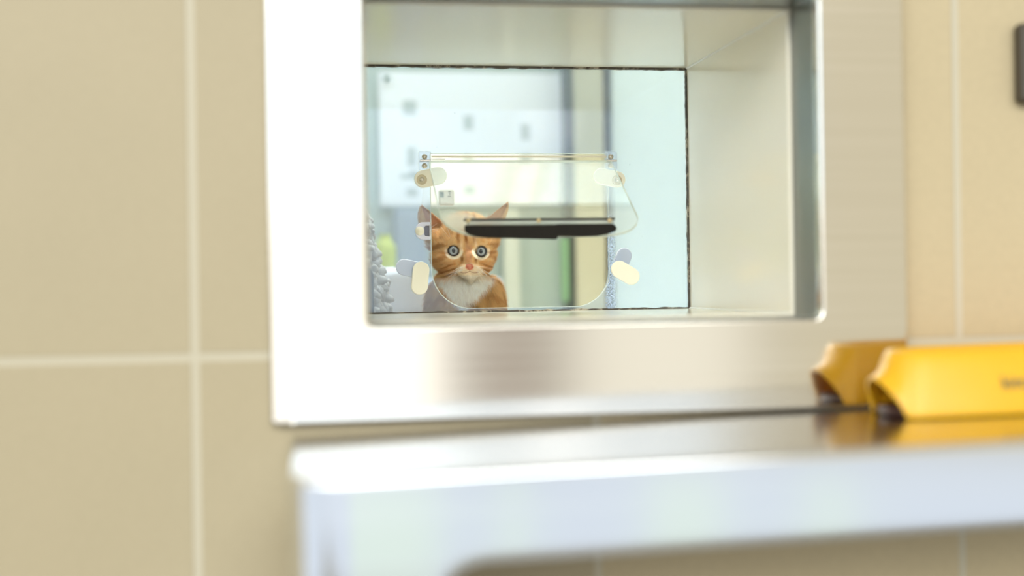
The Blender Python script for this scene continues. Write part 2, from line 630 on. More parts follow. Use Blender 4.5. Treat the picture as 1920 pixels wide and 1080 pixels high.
for (x0, x1, xs) in ((785, 807, 796), (1133, 1155, 1145)):
    a, b = px2(x0, 321), px2(x1, 284)
    dz = 0
    rad = (.0022, .0008, .0008, .001) if x0 < 900 else (.0008, .003, .003, .0008)
    bm = slab([rrect(a[0], b[0], a[1], b[1], rad)], yf-.0045, yf-.0001, .0005, 2)
    br = mobj('hinge_bracket', bm, m_clearplate, flap, True)
    for py in (294, 311):
        screw(br, xs, py, yf-.0047, .0028)
    bm = bmesh.new()
    a, b = px2(x0+1, 302.5), px2(x1-1, 302.5)
    zc = (a[1]+b[1])/2
    box(bm, a[0], b[0], yf-.0075, yf-.0046, zc-.0010, zc+.0010, .0006)
    mobj('pin', bm, m_chrome, br, True)

# locking tabs on the front of the glass
for (ax, ay, bx, by, r, sc) in ((793, 336, 821, 330, 16.5, 0), (1156, 337, 1127, 331, 15.5, 0), (789, 506, 786, 537, 15.5, None), (1160, 505, 1182, 518, 16.5, None)):
    A, B = px2(ax, ay), px2(bx, by)
    rr = r*.000536
    bm = slab([pill(A[0], A[1], B[0], B[1], rr)], yf-.0046, yf-.0001, .0009, 3)
    t = mobj('locking_tab', bm, m_tabs, flap, True)
    if sc is not None:
        p = at(ax-2 if ax < 900 else ax+1, ay+1, yf-.0046)
        bm = bmesh.new()
        lathe(bm, [(.0048, -.0002), (.0052, .0003), (.0046, .0006), (.0042, .0001), (.0, .0001)], p, (0, -1, 0), 28)
        mobj('washer', bm, simple('washer_plastic', srgb(214, 200, 168), .35), t, True)
        bm = bmesh.new()
        lathe(bm, [(.0025, 0), (.0026, .0007), (.0019, .0012), (.0012, .0008), (0, .0006)], p, (0, -1, 0), 20)
        mobj('screw', bm, m_chrome, t, True)
# tabs on the room side of the glass
yb = YG+.0033
for (ax, ay, bx, by, r) in ((758, 501, 786, 507, 15.5), (1171, 479, 1162, 501, 15)):
    A, B = px2(ax, ay, yb), px2(bx, by, yb)
    bm = slab([pill(A[0], A[1], B[0], B[1], r*.000536)], yb, yb+.0045, .0009, 3)
    o = mobj('locking_tab', bm, m_tabs_back, flap, True)
    props(o, 'lilac grey locking tab on the room side')
# side catch
a, b = px2(779, 450), px2(806, 417)
cz = (a[1]+b[1])/2
bm = slab([rrect(a[0], b[0], a[1], b[1], (.0075, .0006, .0006, .0075)), rrect(px2(795, 433)[0], b[0]-.0010, a[1]+.0035, b[1]-.0035, (.002, .0004, .0004, .002))], yf-.0050, yf-.0001, .0006, 2)
catch = mobj('side_catch', bm, simple('pale_lilac_plastic', srgb(222, 222, 238), .3), flap, True)
bm = slab([rrect(px2(795, 433)[0]+.0002, b[0]-.0012, a[1]+.0037, b[1]-.0037, .001)], yf-.0022, yf-.0001, .0003, 1)
mobj('pad', bm, simple('grey_pad', srgb(128, 128, 142), .5), catch)
screw(catch, 787, 433, yf-.0052, .0046, simple('pearl_screw', srgb(246, 240, 222), .25, .1))

# the swinging leaf: built flat, hung from the hinge line and tilted towards the viewer
LW = (hx1-hx0)+.004
LL = hz1-hz0+.002
TH = math.radians(59)
hinge = Vector(((hx0+hx1)/2, yf-.006, HZ))
leaf_bm = slab([rrect(-LW/2, LW/2, -LL, -.001, (.040, .040, .004, .004), 16)], -.0011, .0011, .0005, 2)
R = Matrix.Rotation(-TH, 4, 'X')
T = Matrix.Translation(hinge)@R


def leaf_part(name, bm, mat, parent, smooth=True):
    bmesh.ops.transform(bm, matrix=T, verts=bm.verts)
    return mobj(name, bm, mat, parent, smooth)


leaf = leaf_part('flap_leaf', leaf_bm, m_acrylic, flap)
# its polished edge
leaf_bm = slab([rrect(-LW/2-.0002, LW/2+.0002, -LL-.0002, -.0008, (.0402, .0402, .0042, .0042), 16),
                rrect(-LW/2+.0003, LW/2-.0003, -LL+.0003, -.0013, (.0397, .0397, .0037, .0037), 16)], -.00125, .00125, .0001, 1)
leaf_part('edge', leaf_bm, m_acrylic_edge, leaf)
# tip of the leaf in world space
tip = T@Vector((0, 0, -LL))
ytip = tip.y
a, b = at(870, 412, ytip), at(1152, 409, ytip)
zc = (at(1010, 415, ytip)).z
# dark carrier strip with screws
bm = bmesh.new()
box(bm, a.x, b.x, ytip-.004, ytip+.006, at(1010, 413.5, ytip).z, at(1010, 409, ytip).z, .0008)
mobj('carrier_strip', bm, simple('dark_metal', srgb(74, 72, 66), .35, .6), leaf)
bm = bmesh.new()
box(bm, a.x+.003, b.x-.001, ytip-.003, ytip+.005, at(1010, 421, ytip).z, at(1010, 413.8, ytip).z, .001)
mobj('clear_strip', bm, m_acrylic_edge, leaf)
for px in (878, 1010, 1143):
    screw(leaf, px, 413.5, ytip-.0042, .0022, simple('brass_screw', srgb(200, 180, 140), .3, .7))
# black rubber lip, two overlapping lengths


def at2(px, py): p = at(px, py, ytip-.002); return (p.x, p.z)


L1 = [at2(*q) for q in ((871, 424), (872, 434), (880, 440), (893, 444), (915, 446.5), (960, 447), (1042, 449), (1046, 444), (1047, 421.5), (960, 422), (873, 422.5))]
L2 = [at2(*q) for q in ((1045, 443), (1090, 443.5), (1120, 442.5), (1140, 438.5), (1153, 433), (1156, 429), (1153, 423), (1148, 420), (1045, 420.5))]
mobj('rubber_lip', slab([L1], ytip-.005, ytip+.001, .0005, 2), m_black, leaf, True)
mobj('rubber_lip', slab([L2], ytip-.0035, ytip+.0025, .0005, 2), m_black, leaf, True)
# small magnet housing with dark marks
hy = yf-.055
bm = bmesh.new()
p0, p1 = at(823, 386, hy), at(851, 357, hy)
box(bm, p0.x, p1.x, hy-.004, hy+.004, p0.z, p1.z, .0016, 3)
mh = mobj('magnet_housing', bm, simple('off_white_plastic', srgb(220, 208, 196), .4), leaf, True)
q0, q1 = at(825, 370, hy-.0045), at(832, 360, hy-.0045)
bm = bmesh.new(); box(bm, q0.x, q1.x, hy-.0045, hy-.004, q0.z, q1.z)
mobj('mark', bm, simple('slate', srgb(52, 58, 66), .5), mh)
bm = bmesh.new()
for (u, v, w, h) in ((843, 359.5, 5, 2.6), (843.5, 363.5, 3, 2.5), (842.5, 368, 6, 2.6)):
    q0, q1 = at(u-w/2, v+h/2, hy-.0045), at(u+w/2, v-h/2, hy-.0045)
    box(bm, q0.x, q1.x, hy-.0045, hy-.004, q0.z, q1.z)
mobj('mark', bm, simple('taupe', srgb(110, 98, 90), .5), mh)

# ------------------------------------------------------------------ steel shelf under the hatch
TILT = math.radians(1.05)
YS = -.238
sxl = at(541, 950, YS).x
zs = Z0-.1085
shelf = empty('wall_shelf', (sxl, 0, zs), 'polished stainless steel shelf with rounded corner, fixed below the hatch', 'shelf')
SH_L = .95
RC = .03                                   # corner radius in plan


def tilt(bm):
    bmesh.ops.transform(bm, matrix=Matrix.Translation((sxl, 0, zs))@Matrix.Rotation(-TILT, 4, 'Y')@Matrix.Translation((-sxl, 0, -zs)), verts=bm.verts)


# top + front apron as one folded sheet: sweep the profile along the plan outline
def plan(off):
    """outline points (x, y) of the shelf edge from wall-left round to front-right, inset by off"""
    P = [(sxl+off, -.0005), (sxl+off, YS+RC)]
    for i in range(1, 10):
        a = math.radians(180+90*i/9)
        P.append((sxl+RC+(RC-off)*math.cos(a), YS+RC+(RC-off)*math.sin(a)))
    n = 40
    for i in range(1, n+1):
        P.append((sxl+RC+(SH_L-RC)*i/n, YS+off))
    return P


def apron_drop(x, y):
    """depth of the front apron at a plan point: a leg at the left end, then a fillet up"""
    base = .052
    xe = at(815, 1070, YS).x
    if x < xe: return .16
    d = x-xe
    r = .030
    if d < r: return base+(r-math.sqrt(max(0, r*r-(r-d)**2)))*.95 if True else base
    return base


def fine(P):
    Q = [P[0]]
    for a, b in zip(P[:-1], P[1:]):
        n = max(1, int(math.hypot(b[0]-a[0], b[1]-a[1])/.004))
        for i in range(1, n+1):
            Q.append((a[0]+(b[0]-a[0])*i/n, a[1]+(b[1]-a[1])*i/n))
    return Q


bm = bmesh.new()
er = .0035                                   # rounded top edge
cols = []
P0 = fine(plan(0))
Pn = fine(plan(er))


def edge_normal(P, i):
    a, b = P[max(0, i-1)], P[min(len(P)-1, i+1)]
    t = Vector((b[0]-a[0], b[1]-a[1])).normalized()
    return Vector((t.y, -t.x))              # outward


for i, (x, y) in enumerate(P0):
    n = edge_normal(P0, i)
    drop = apron_drop(x, y) if y < YS+RC*1.01 else .16
    if y > YS+RC: drop = .052 if y > -.05 else .16
    c = []
    for k in range(7):
        a = math.radians(90*k/6)
        o = er*(1-math.sin(a)); dz = -er*(1-math.cos(a))
        c.append(bm.verts.new((x-n.x*o, y-n.y*o, zs+dz)))
    c.append(bm.verts.new((x, y, zs-er-.0006)))
    for k in range(1, 9):
        c.append(bm.verts.new((x, y, zs-er-.0006-(drop-er-.0006)*k/8)))
    # return lip
    c.append(bm.verts.new((x-n.x*.010, y-n.y*.010, zs-drop)))
    cols.append(c)
for A, B in zip(cols[:-1], cols[1:]):
    for k in range(len(A)-1):
        bm.faces.new((A[k], B[k], B[k+1], A[k+1]))
tilt(bm)
sk = mobj('front_apron', bm, m_shelf, shelf, True)
sm = sk.modifiers.new('thickness', 'SOLIDIFY'); sm.thickness = .0012; sm.offset = 0
bm = bmesh.new()
top = [(x-edge_normal(P0, i).x*er*.98, y-edge_normal(P0, i).y*er*.98) for i, (x, y) in enumerate(P0)]
top[0] = (top[0][0], -.0005)
top += [(sxl+SH_L, -.0005)]
vs = [bm.verts.new((x, y, zs)) for x, y in top]
vb = [bm.verts.new((x, y, zs-.0015)) for x, y in top]
bm.faces.new(vs); bm.faces.new(vb[::-1])
for i in range(len(vs)):
    j = (i+1) % len(vs); bm.faces.new((vs[i], vb[i], vb[j], vs[j]))
tilt(bm)
m_top = steel('satin_steel', (.50, .49, .475), .17, (4, 120, 4), .01)
mobj('top_sheet', bm, m_top, shelf)
bm = bmesh.new()
box(bm, sxl+.6, sxl+.63, -.20, -.0005, zs-.045, zs-.0018, .001); tilt(bm)
mobj('support_bracket', bm, m_sleeve, shelf)

# ------------------------------------------------------------------ yellow bowl
bx0 = at(1636, 740, -.067).x
BA = .085                                   # half length of the straight part
RO = .042
byc = -.067
bxc = bx0+RO+BA


def shelf_z(x): return zs+math.tan(TILT)*(x-sxl)


bz = shelf_z(bxc)+.0008
m_yel = Mat('yellow_melamine'); m_yel.set(Base_Color=srgb(252, 205, 40), Roughness=.28)
m_yel.b.inputs['Specular IOR Level'].default_value = .5
m_yel.b.inputs['Subsurface Weight'].default_value = .15
m_yel.b.inputs['Subsurface Radius'].default_value = (.02, .012, .003)
m_yel.b.inputs['Subsurface Scale'].default_value = .3
_f = m_yel.noise(30, 2, m_yel.coord()); m_yel.l(m_yel.mix(_f, srgb(242, 182, 34), srgb(248, 190, 40)), m_yel.b.inputs['Base Color'])
m_yel = m_yel.m
bowl = empty('pet_bowl', (bxc, byc, bz), 'yellow oval pet bowl with small grey lettering at the right end of the steel shelf', 'bowl')
NB = 160


def ring(r):
    """stadium ring with radius r; returns list of (x, y, ang)"""
    P = []
    for i in range(NB):
        a = 2*math.pi*i/NB
        c, s = math.cos(a), math.sin(a)
        ax = BA*max(-1, min(1, c*1.9))
        P.append((bxc+ax+r*c, byc+r*s*.95, a))
    return P


BH = .060
prof = [(.042, .000), (.0415, .003), (.0392, .012), (.0362, .022), (.0325, .033), (.0300, .040), (.0284, .0435), (.0272, .0460), (.0250, .0470), (.0232, .0458),
        (.0222, .044), (.0212, .036), (.0195, .026), (.0165, .016), (.012, .010), (.006, .008)]
bm = bmesh.new()
rows = []
for r, z in prof:
    row = []
    for (x, y, a) in ring(r):
        da = abs(abs(a-math.pi))            # left end
        lift = 0
        k = da/.8
        if k < 1 and z < .03:
            lift = .027*(math.cos(k*math.pi/2)**.7)*(1-z/.03)
        k2 = min(a, 2*math.pi-a)/.8
        if k2 < 1 and z < .03:
            lift = .027*(math.cos(k2*math.pi/2)**.7)*(1-z/.03)
        row.append(bm.verts.new((x, y, bz+z+lift)))
    rows.append(row)
for A, B in zip(rows[:-1], rows[1:]):
    for i in range(NB):
        j = (i+1) % NB; bm.faces.new((A[i], A[j], B[j], B[i]))
bm.faces.new(rows[-1])
bmesh.ops.rotate(bm, verts=bm.verts, cent=(bxc, byc, bz), matrix=Matrix.Rotation(-TILT, 3, 'Y'))
b = mobj('body', bm, m_yel, bowl, 'all')
sm = b.modifiers.new('wall', 'SOLIDIFY'); sm.thickness = .0022; sm.offset = 0
# dark rubber foot inside
bm = bmesh.new()
rr_ = [ring(.034), ring(.0355), ring(.034), ring(.018)]
zz_ = [.0002, .003, .006, .006]
R_ = [[bm.verts.new((x, y, bz+z)) for (x, y, a) in ring_] for ring_, z in zip(rr_, zz_)]
for A, B in zip(R_[:-1], R_[1:]):
    for i in range(NB):
        j = (i+1) % NB; bm.faces.new((A[i], A[j], B[j], B[i]))
bm.faces.new(R_[-1]); bm.faces.new(R_[0][::-1])
bmesh.ops.rotate(bm, verts=bm.verts, cent=(bxc, byc, bz), matrix=Matrix.Rotation(-TILT, 3, 'Y'))
mobj('rubber_foot', bm, simple('dark_brown_rubber', srgb(62, 32, 24), .5), bowl, True)
# blurred grey lettering on the front
tx = bpy.data.curves.new('lettering', 'FONT'); tx.body = 'kitty'; tx.size = .0135; tx.extrude = .0004
to = bpy.data.objects.new('lettering', tx); COL.objects.link(to)
dg = bpy.context.evaluated_depsgraph_get()
me = bpy.data.meshes.new_from_object(to.evaluated_get(dg)); bpy.data.objects.remove(to, do_unlink=True)
bm = bmesh.new(); bm.from_mesh(me)
yfr = byc-.95*.0355
p = at(1876, 728, yfr)
lean = Matrix.Rotation(math.radians(90-17), 4, 'X')
bmesh.ops.transform(bm, matrix=Matrix.Translation((p.x, yfr-.0030, p.z))@Matrix.Rotation(-TILT, 4, 'Y')@lean, verts=bm.verts)
mobj('lettering', bm, simple('grey_print', srgb(110, 108, 88), .5), bowl)

# dark box at the right edge
bm = bmesh.new()
p0, p1 = at(1914, 192, -.012), at(1914, 42, -.012)
box(bm, p0.x, p0.x+.05, -.014, -.0005, p0.z, p1.z, .004, 3)
props(mobj('wall_box', bm, simple('dark_plastic', srgb(70, 62, 48), .45), None, True, origin=(p0.x+.025, 0, p0.z)), 'dark box on the tiled wall, cut off by the right edge', 'box')

# ------------------------------------------------------------------ things in the room behind the glass
# poster
yp = YB-.004
p0, p1 = at(713, 386, yp), at(1063, 138, yp)
poster = empty('notice_sheet', ((p0.x+p1.x)/2, YB, p0.z), 'white notice sheet with small grey pictures on the back wall', 'poster')
bm = bmesh.new(); box(bm, p0.x, p1.x, yp-.0008, yp, p0.z, p1.z)
mobj('sheet', bm, simple('white_paper', srgb(246, 248, 248), .6, var=.01), poster)
mg = simple('pale_grey_print', srgb(192, 200, 198), .7)
for (u, v, w, h) in ((768, 202, 25, 27), (878, 230, 18, 27), (985, 248, 18, 30), (772, 294, 18, 36), (878, 297, 22, 12), (985, 297, 22, 18), (768, 331, 34, 10), (776, 324, 18, 8), (773, 361, 22, 16), (880, 356, 20, 16)):
    q0, q1 = at(u-w/2, v+h/2, yp), at(u+w/2, v-h/2, yp)
    bm = bmesh.new(); box(bm, q0.x, q1.x, yp-.0012, yp-.0008, q0.z, q1.z)
    mobj('picture', bm, mg, poster)
mt = simple('teal_plastic', srgb(40, 110, 104), .4)
for (u, v, w, h, rt_) in ((725, 147, 13, 5, 18), (1055, 152, 9, 6, 0)):
    c = at(u, v, yp)
    bm = bmesh.new(); box(bm, -w/2*.0008, w/2*.0008, -.004, 0, -h/2*.0008, h/2*.0008, .0006)
    bmesh.ops.transform(bm, matrix=Matrix.Translation((c.x, yp-.0008, c.z))@Matrix.Rotation(math.radians(-rt_), 4, 'Y'), verts=bm.verts)
    mobj('clip', bm, mt, poster)


def panel(name, px0, px1, y0, y1, c, label, cat, pytop=60, pybot=700, rough=.5, mat=None, kind=None, z0=None, z1=None):
    x0, x1 = at(px0, 480, y0).x, at(px1, 480, y0).x
    bm = bmesh.new(); box(bm, x0, x1, y0, y1, z0 if z0 is not None else ZP+.0005, z1 or 2.59, .002)
    o = mobj(name, bm, mat or simple(name, c, rough), None, origin=((x0+x1)/2, y1, ZP))
    return props(o, label, cat, kind=kind)


# column and mullions right of the notice
panel('column', 1081, 1136, .93, .996, srgb(190, 186, 160), 'pale beige upright column right of the notice sheet', 'column')
panel('post', 1070, 1079, .94, .996, srgb(84, 88, 82), 'thin dark grey upright strip between notice sheet and column', 'strip')
panel('post', 1137, 1141, .93, .996, srgb(120, 112, 98), 'thin brown upright strip right of the beige column', 'strip')
panel('curtain_panel', 1150, 1330, .95, .996, srgb(228, 238, 234), 'plain white upright panel at the right behind the glass', 'panel')
panel('panel_board', 945, 975, .975, .996, srgb(206, 210, 196), 'pale upright board below the notice sheet, right of the kitten', 'board', z1=at(960, 392, .97).z)
panel('green_streak', 1063, 1067, .945, .996, srgb(160, 200, 150), 'thin green upright strip standing in for green light, left of the dark grey strip', 'strip', z0=at(1065, 566, .945).z, z1=at(1065, 445, .945).z)  # pale green panel stands in for a streak of green light
panel('cupboard', 744, 800, .93, .996, srgb(160, 172, 184), 'blue grey upright cupboard side behind the kitten, left of its ear', 'cupboard', z1=at(770, 392, .93).z)
# yellow-green and blue things far left
c = at(722, 475, .90)
bm = bmesh.new(); lathe(bm, [(0, 0), (.014, 0), (.016, .004), (.016, .046), (.012, .054), (.009, .056), (.009, .064), (0, .064)], (c.x, .90, Z0+.0125), (0, 0, 1))
jb = mobj('bottle', bm, simple('lime_plastic', srgb(190, 200, 96), .4), None, True, origin=(c.x, .90, Z0+.0125))
props(jb, 'blurred lime green bottle far behind the white towel', 'bottle')
bm = bmesh.new(); box(bm, c.x-.12, c.x+.16, .84, .925, ZP+.0005, Z0+.012, .004)
props(mobj('storage_box', bm, simple('bluish_box', srgb(190, 204, 220), .6), None, origin=(c.x, .9, ZP)), 'pale blue storage box behind the towel under the lime bottle', 'box')

# ------------------------------------------------------------------ fur strands shared by towel and kitten
def strands(name, mat, parent, pos, nrm, dirs, length, width, cols, seed=0, curl=.25, segs=3):
    rng = np.random.default_rng(seed)
    n = len(pos)
    side = np.cross(dirs, nrm); side /= np.linalg.norm(side, axis=1, keepdims=True)+1e-9
    ang = rng.uniform(-1, 1, n)[:, None]
    side = side*np.cos(ang)+nrm*np.sin(ang)*.6
    jit = rng.normal(0, 1, (n, 3))*curl*length[:, None]
    V = np.zeros((n, segs+1, 2, 3), np.float32)
    for k in range(segs+1):
        t = k/segs
        c = pos+dirs*(length[:, None]*t)+jit*t*t-nrm*(length[:, None]*.18*t*t)
        w = width[:, None]*(1-t)**.8*.5+1e-6
        V[:, k, 0] = c-side*w; V[:, k, 1] = c+side*w
    base = (np.arange(n)*(segs+1)*2)[:, None]
    Fc = []
    for k in range(segs):
        Fc.append(np.concatenate([base+2*k, base+2*k+1, base+2*k+3, base+2*k+2], 1))
    Fc = np.stack(Fc, 1).reshape(-1, 4)
    me = bpy.data.meshes.new(name)
    V = V.reshape(-1, 3)
    me.vertices.add(len(V)); me.vertices.foreach_set('co', V.ravel())
    me.loops.add(Fc.size); me.loops.foreach_set('vertex_index', Fc.ravel().astype(np.int32))
    me.polygons.add(len(Fc)); me.polygons.foreach_set('loop_start', (np.arange(len(Fc))*4).astype(np.int32))
    me.polygons.foreach_set('loop_total', np.full(len(Fc), 4, np.int32))
    me.update(calc_edges=True)
    ca = me.color_attributes.new('fur_colour', 'FLOAT_COLOR', 'POINT')
    C = np.repeat(np.concatenate([cols, np.ones((n, 1))], 1), (segs+1)*2, 0).astype(np.float32)
    ca.data.foreach_set('color', C.ravel())
    for p_ in me.polygons: p_.use_smooth = True
    N = np.repeat(nrm, (segs+1)*2, 0)
    me.normals_split_custom_set_from_vertices([tuple(v) for v in N])
    me.materials.append(mat)
    o = bpy.data.objects.new(name, me)
    link(o, parent)
    return o


M = Mat('fur')
att = M.n('ShaderNodeAttribute', attribute_name='fur_colour')
M.l(att.outputs['Color'], M.b.inputs['Base Color'])
M.set(Roughness=.75)
M.b.inputs['Specular IOR Level'].default_value = .15
m_fur = M.m


def surf_samples(me, n, seed, keep=None):
    """area weighted points with normals on a mesh"""
    rng = np.random.default_rng(seed)
    me.calc_loop_triangles()
    T_ = np.zeros(len(me.loop_triangles)*3, np.int32); me.loop_triangles.foreach_get('vertices', T_); T_ = T_.reshape(-1, 3)
    V = np.zeros(len(me.vertices)*3); me.vertices.foreach_get('co', V); V = V.reshape(-1, 3)
    N = np.zeros(len(me.vertices)*3); me.vertices.foreach_get('normal', N); N = N.reshape(-1, 3)
    A = np.linalg.norm(np.cross(V[T_[:, 1]]-V[T_[:, 0]], V[T_[:, 2]]-V[T_[:, 0]]), axis=1)
    if keep is not None: A = A*keep(V[T_].mean(1), N[T_].mean(1))
    i = rng.choice(len(T_), n, p=A/A.sum())
    a, b = rng.random(n), rng.random(n)
    s = a+b > 1; a[s] = 1-a[s]; b[s] = 1-b[s]
    w = np.stack([1-a-b, a, b], 1)[:, :, None]
    P = (V[T_[i]]*w).sum(1); Nn = (N[T_[i]]*w).sum(1)
    Nn /= np.linalg.norm(Nn, axis=1, keepdims=True)
    return P, Nn


def blob_mesh(parts, voxel, smooth):
    """union of ellipsoids (centre, radii, rotation) -> one smooth closed mesh"""
    bm = bmesh.new()
    for c, r, rot in parts:
        g = bmesh.ops.create_icosphere(bm, subdivisions=4, radius=1)
        mtx = Matrix.Translation(c)@(rot.to_4x4() if rot else Matrix.Identity(4))@Matrix.Diagonal((r[0], r[1], r[2], 1))
        bmesh.ops.transform(bm, matrix=mtx, verts=g['verts'])
    me = bpy.data.meshes.new('tmp'); bm.to_mesh(me); bm.free()
    o = bpy.data.objects.new('tmp', me); COL.objects.link(o)
    m1 = o.modifiers.new('r', 'REMESH'); m1.mode = 'VOXEL'; m1.voxel_size = voxel
    m2 = o.modifiers.new('s', 'SMOOTH'); m2.factor = .5; m2.iterations = smooth
    dg = bpy.context.evaluated_depsgraph_get()
    r = bpy.data.meshes.new_from_object(o.evaluated_get(dg))
    bpy.data.objects.remove(o, do_unlink=True)
    return r


# white fluffy towel
t0, t1 = at(705, 500, .46), at(812, 585, .46)
tw0, tw1 = at(700, 585, .475).x, at(799, 585, .475).x
bm = bmesh.new()
box(bm, tw0, tw1, .475, .62, ZP+.004, at(760, 503, .475).z, .010, 4)
bmesh.ops.subdivide_edges(bm, edges=bm.edges, cuts=6, use_grid_fill=True)
for v in bm.verts:
    v.co += Vector((noise.noise(v.co*60), noise.noise(v.co*60+Vector((5, 0, 0))), noise.noise(v.co*60+Vector((0, 5, 0)))))*.0025
m_towel = simple('white_terry', srgb(252, 253, 254), .9, var=.02)
towel = mobj('folded_towel', bm, m_towel, None, 'all', origin=((tw0+tw1)/2, .5, ZP))
props(towel, 'bright white fluffy folded towel left of the kitten', 'towel')
P, N = surf_samples(towel.data, 9000, 3, lambda c, n: (n[:, 1] < .3))
rng = np.random.default_rng(1)
dirs = N+rng.normal(0, .45, N.shape)+np.array([0, 0, -.4]); dirs /= np.linalg.norm(dirs, axis=1, keepdims=True)
strands('terry_pile', m_fur, towel, P, N, dirs, rng.uniform(.002, .004, len(P)), np.full(len(P), .0006), np.tile(np.array(srgb(252, 253, 254)), (len(P), 1)), 4)['kind'] = 'stuff'

# white chenille mat heaped at the left
bm = bmesh.new()
random.seed(5)
zt, zb = at(692, 398, .375).z, ZP+.004
for i in range(260):
    z = zb+(zt-zb)*(i/260)
    # right hand profile of the heap at this height
    py = 543+(Z0-z)*F/1.37
    e = 742-9*max(0, (585-py)/40)**1.15 if py < 585 else 742
    if py < 500: e = 722-(500-py)*.30
    if py < 440: e = 702-(440-py)*.12
    xe = at(e-7, py, .375).x
    a = random.uniform(-1.3, .5)
    rad = random.uniform(.0, 1)
    x = xe-.05+.048*math.cos(a)+random.uniform(-.002, .002)
    y = .408+.050*math.sin(a)*.9
    if y < .356: y = .356+random.random()*.004
    g = bmesh.ops.create_icosphere(bm, subdivisions=2, radius=1)
    sz = random.uniform(.0050, .0072)
    mtx = Matrix.Translation((x, y, z))@Matrix.Rotation(random.uniform(0, 6.3), 4, (random.random(), random.random(), random.random()+.1))@Matrix.Diagonal((sz*.8, sz*1.6, sz*.8, 1))
    bmesh.ops.transform(bm, matrix=mtx, verts=g['verts'])
    for v in g['verts']:
        v.co += Vector((noise.noise(v.co*220), noise.noise(v.co*220+Vector((9, 0, 0))), noise.noise(v.co*220+Vector((0, 9, 0)))))*.0016
core = bmesh.ops.create_cone(bm, cap_ends=True, segments=24, radius1=.045, radius2=.028, depth=zt-zb-.01)
bmesh.ops.transform(bm, matrix=Matrix.Translation((at(742, 585, .375).x-.062, .412, (zt+zb)/2-.004)), verts=core['verts'])
ch = mobj('chenille_mat', bm, simple('off_white_chenille', srgb(198, 192, 178), .85), None, 'all', origin=(at(700, 585, .4).x, .41, ZP))
props(ch, 'heaped white chenille mat with fat loops at the far left', 'mat')
# grey rounded plastic tray edge in front of it
a, b = at(682, 585, .349), at(700, 500, .349)
bm = slab([rrect(a.x-.03, b.x, ZP+.002, b.z+.002, (.002, .002, .012, .002))], .3455, .3505, .0015, 3)
props(mobj('grey_tray', bm, simple('grey_plastic', srgb(104, 112, 112), .35), None, True, origin=(a.x-.01, .348, ZP)), 'grey rounded plastic tray edge against the glass at far left', 'tray')

# ------------------------------------------------------------------ kitten
S = .000558
YK = .392


def K(px, py, y): return at(px, py, y)


def E_(px, py, y, rx, ry, rz, rot=None):
    return (K(px, py, y), (rx, ry, rz), rot)


def chain(p, q, r0, r1, n=6):
    p, q = Vector(p), Vector(q)
    return [(p.lerp(q, i/(n-1)), (r0+(r1-r0)*i/(n-1),)*3, None) for i in range(n)]


parts = [
    E_(873, 462, .395, .0318, .033, .0305),      # skull
    E_(874, 440, .398, .0280, .028, .0225),
    E_(847, 490, .388, .0180, .022, .0160),      # cheeks
    E_(897, 490, .388, .0160, .022, .0155),
    E_(834, 483, .396, .0145, .020, .0155),
    E_(907, 477, .396, .0135, .020, .0150),
    E_(819, 452, .400, .0110, .016, .0130),      # temples
    E_(919, 450, .400, .0090, .016, .0120),
    E_(879, 486, .374, .0100, .020, .0125),      # nose bridge
    E_(871, 506, .368, .0092, .0125, .0078),     # muzzle pads
    E_(889, 506, .368, .0092, .0125, .0078),
    E_(880, 516, .372, .0085, .0120, .0058),     # chin
    E_(868, 545, .405, .0330, .0300, .0300),     # neck ruff
    E_(862, 575, .402, .0330, .0300, .0400),     # chest
    E_(872, 610, .410, .0400, .0340, .0500),
    E_(922, 575, .408, .0145, .0250, .0330),     # shoulders
    E_(825, 580, .408, .0160, .0250, .0330),
    E_(878, 620, .455, .0400, .0550, .0420),     # belly and back
    E_(885, 630, .500, .0420, .0450, .0400),
    E_(915, 658, .490, .0200, .0330, .0280),     # haunches
    E_(844, 658, .490, .0200, .0330, .0280),
]
zfoot = ZP+.0095
for (px, dx) in ((845, -.002), (899, .002)):
    sh = K(px+(10 if px > 870 else -6), 590, .400)
    ft = Vector((K(px, 650, .385).x, .380, zfoot))
    parts += chain(sh, ft, .0135, .0085, 9)
    parts.append((ft+Vector((0, -.007, -.0005)), (.0095, .0135, .0070), None))
for px in (828, 920):
    ft = Vector((K(px, 650, .455).x, .445, zfoot))
    parts.append((ft, (.0095, .0240, .0070), None))
# tail round the right side
tp = [Vector((K(905, 650, .52).x, .540, zfoot+.010)), Vector((K(950, 650, .50).x, .520, zfoot+.004)), Vector((K(965, 650, .47).x, .470, zfoot+.001)), Vector((K(950, 650, .43).x, .420, zfoot))]
for a, b in zip(tp[:-1], tp[1:]): parts += chain(a, b, .0085, .0075, 6)
# ears: thin leaning cones made of shrinking flat ellipsoids


def ear(base, tip_, w, side):
    L = []
    n = 26
    for i in range(n):
        t = i/(n-1)
        c = Vector(base).lerp(Vector(tip_), t)
        L.append((c, (max(.0013, w*(1-t)**.68), .0030*(1-t)+.0012, .0045*(1-t)+.0014), Matrix.Rotation(side*.35, 3, 'Y')))
    return L


EL0, EL1 = K(827, 440, .402), K(791, 386, .398)
ER0, ER1 = K(907, 437, .402), K(952, 380, .398)
parts += ear(EL0, EL1, .0255, 1)
parts += ear(ER0, ER1, .0215, -1)
bme = blob_mesh(parts, .0011, 5)
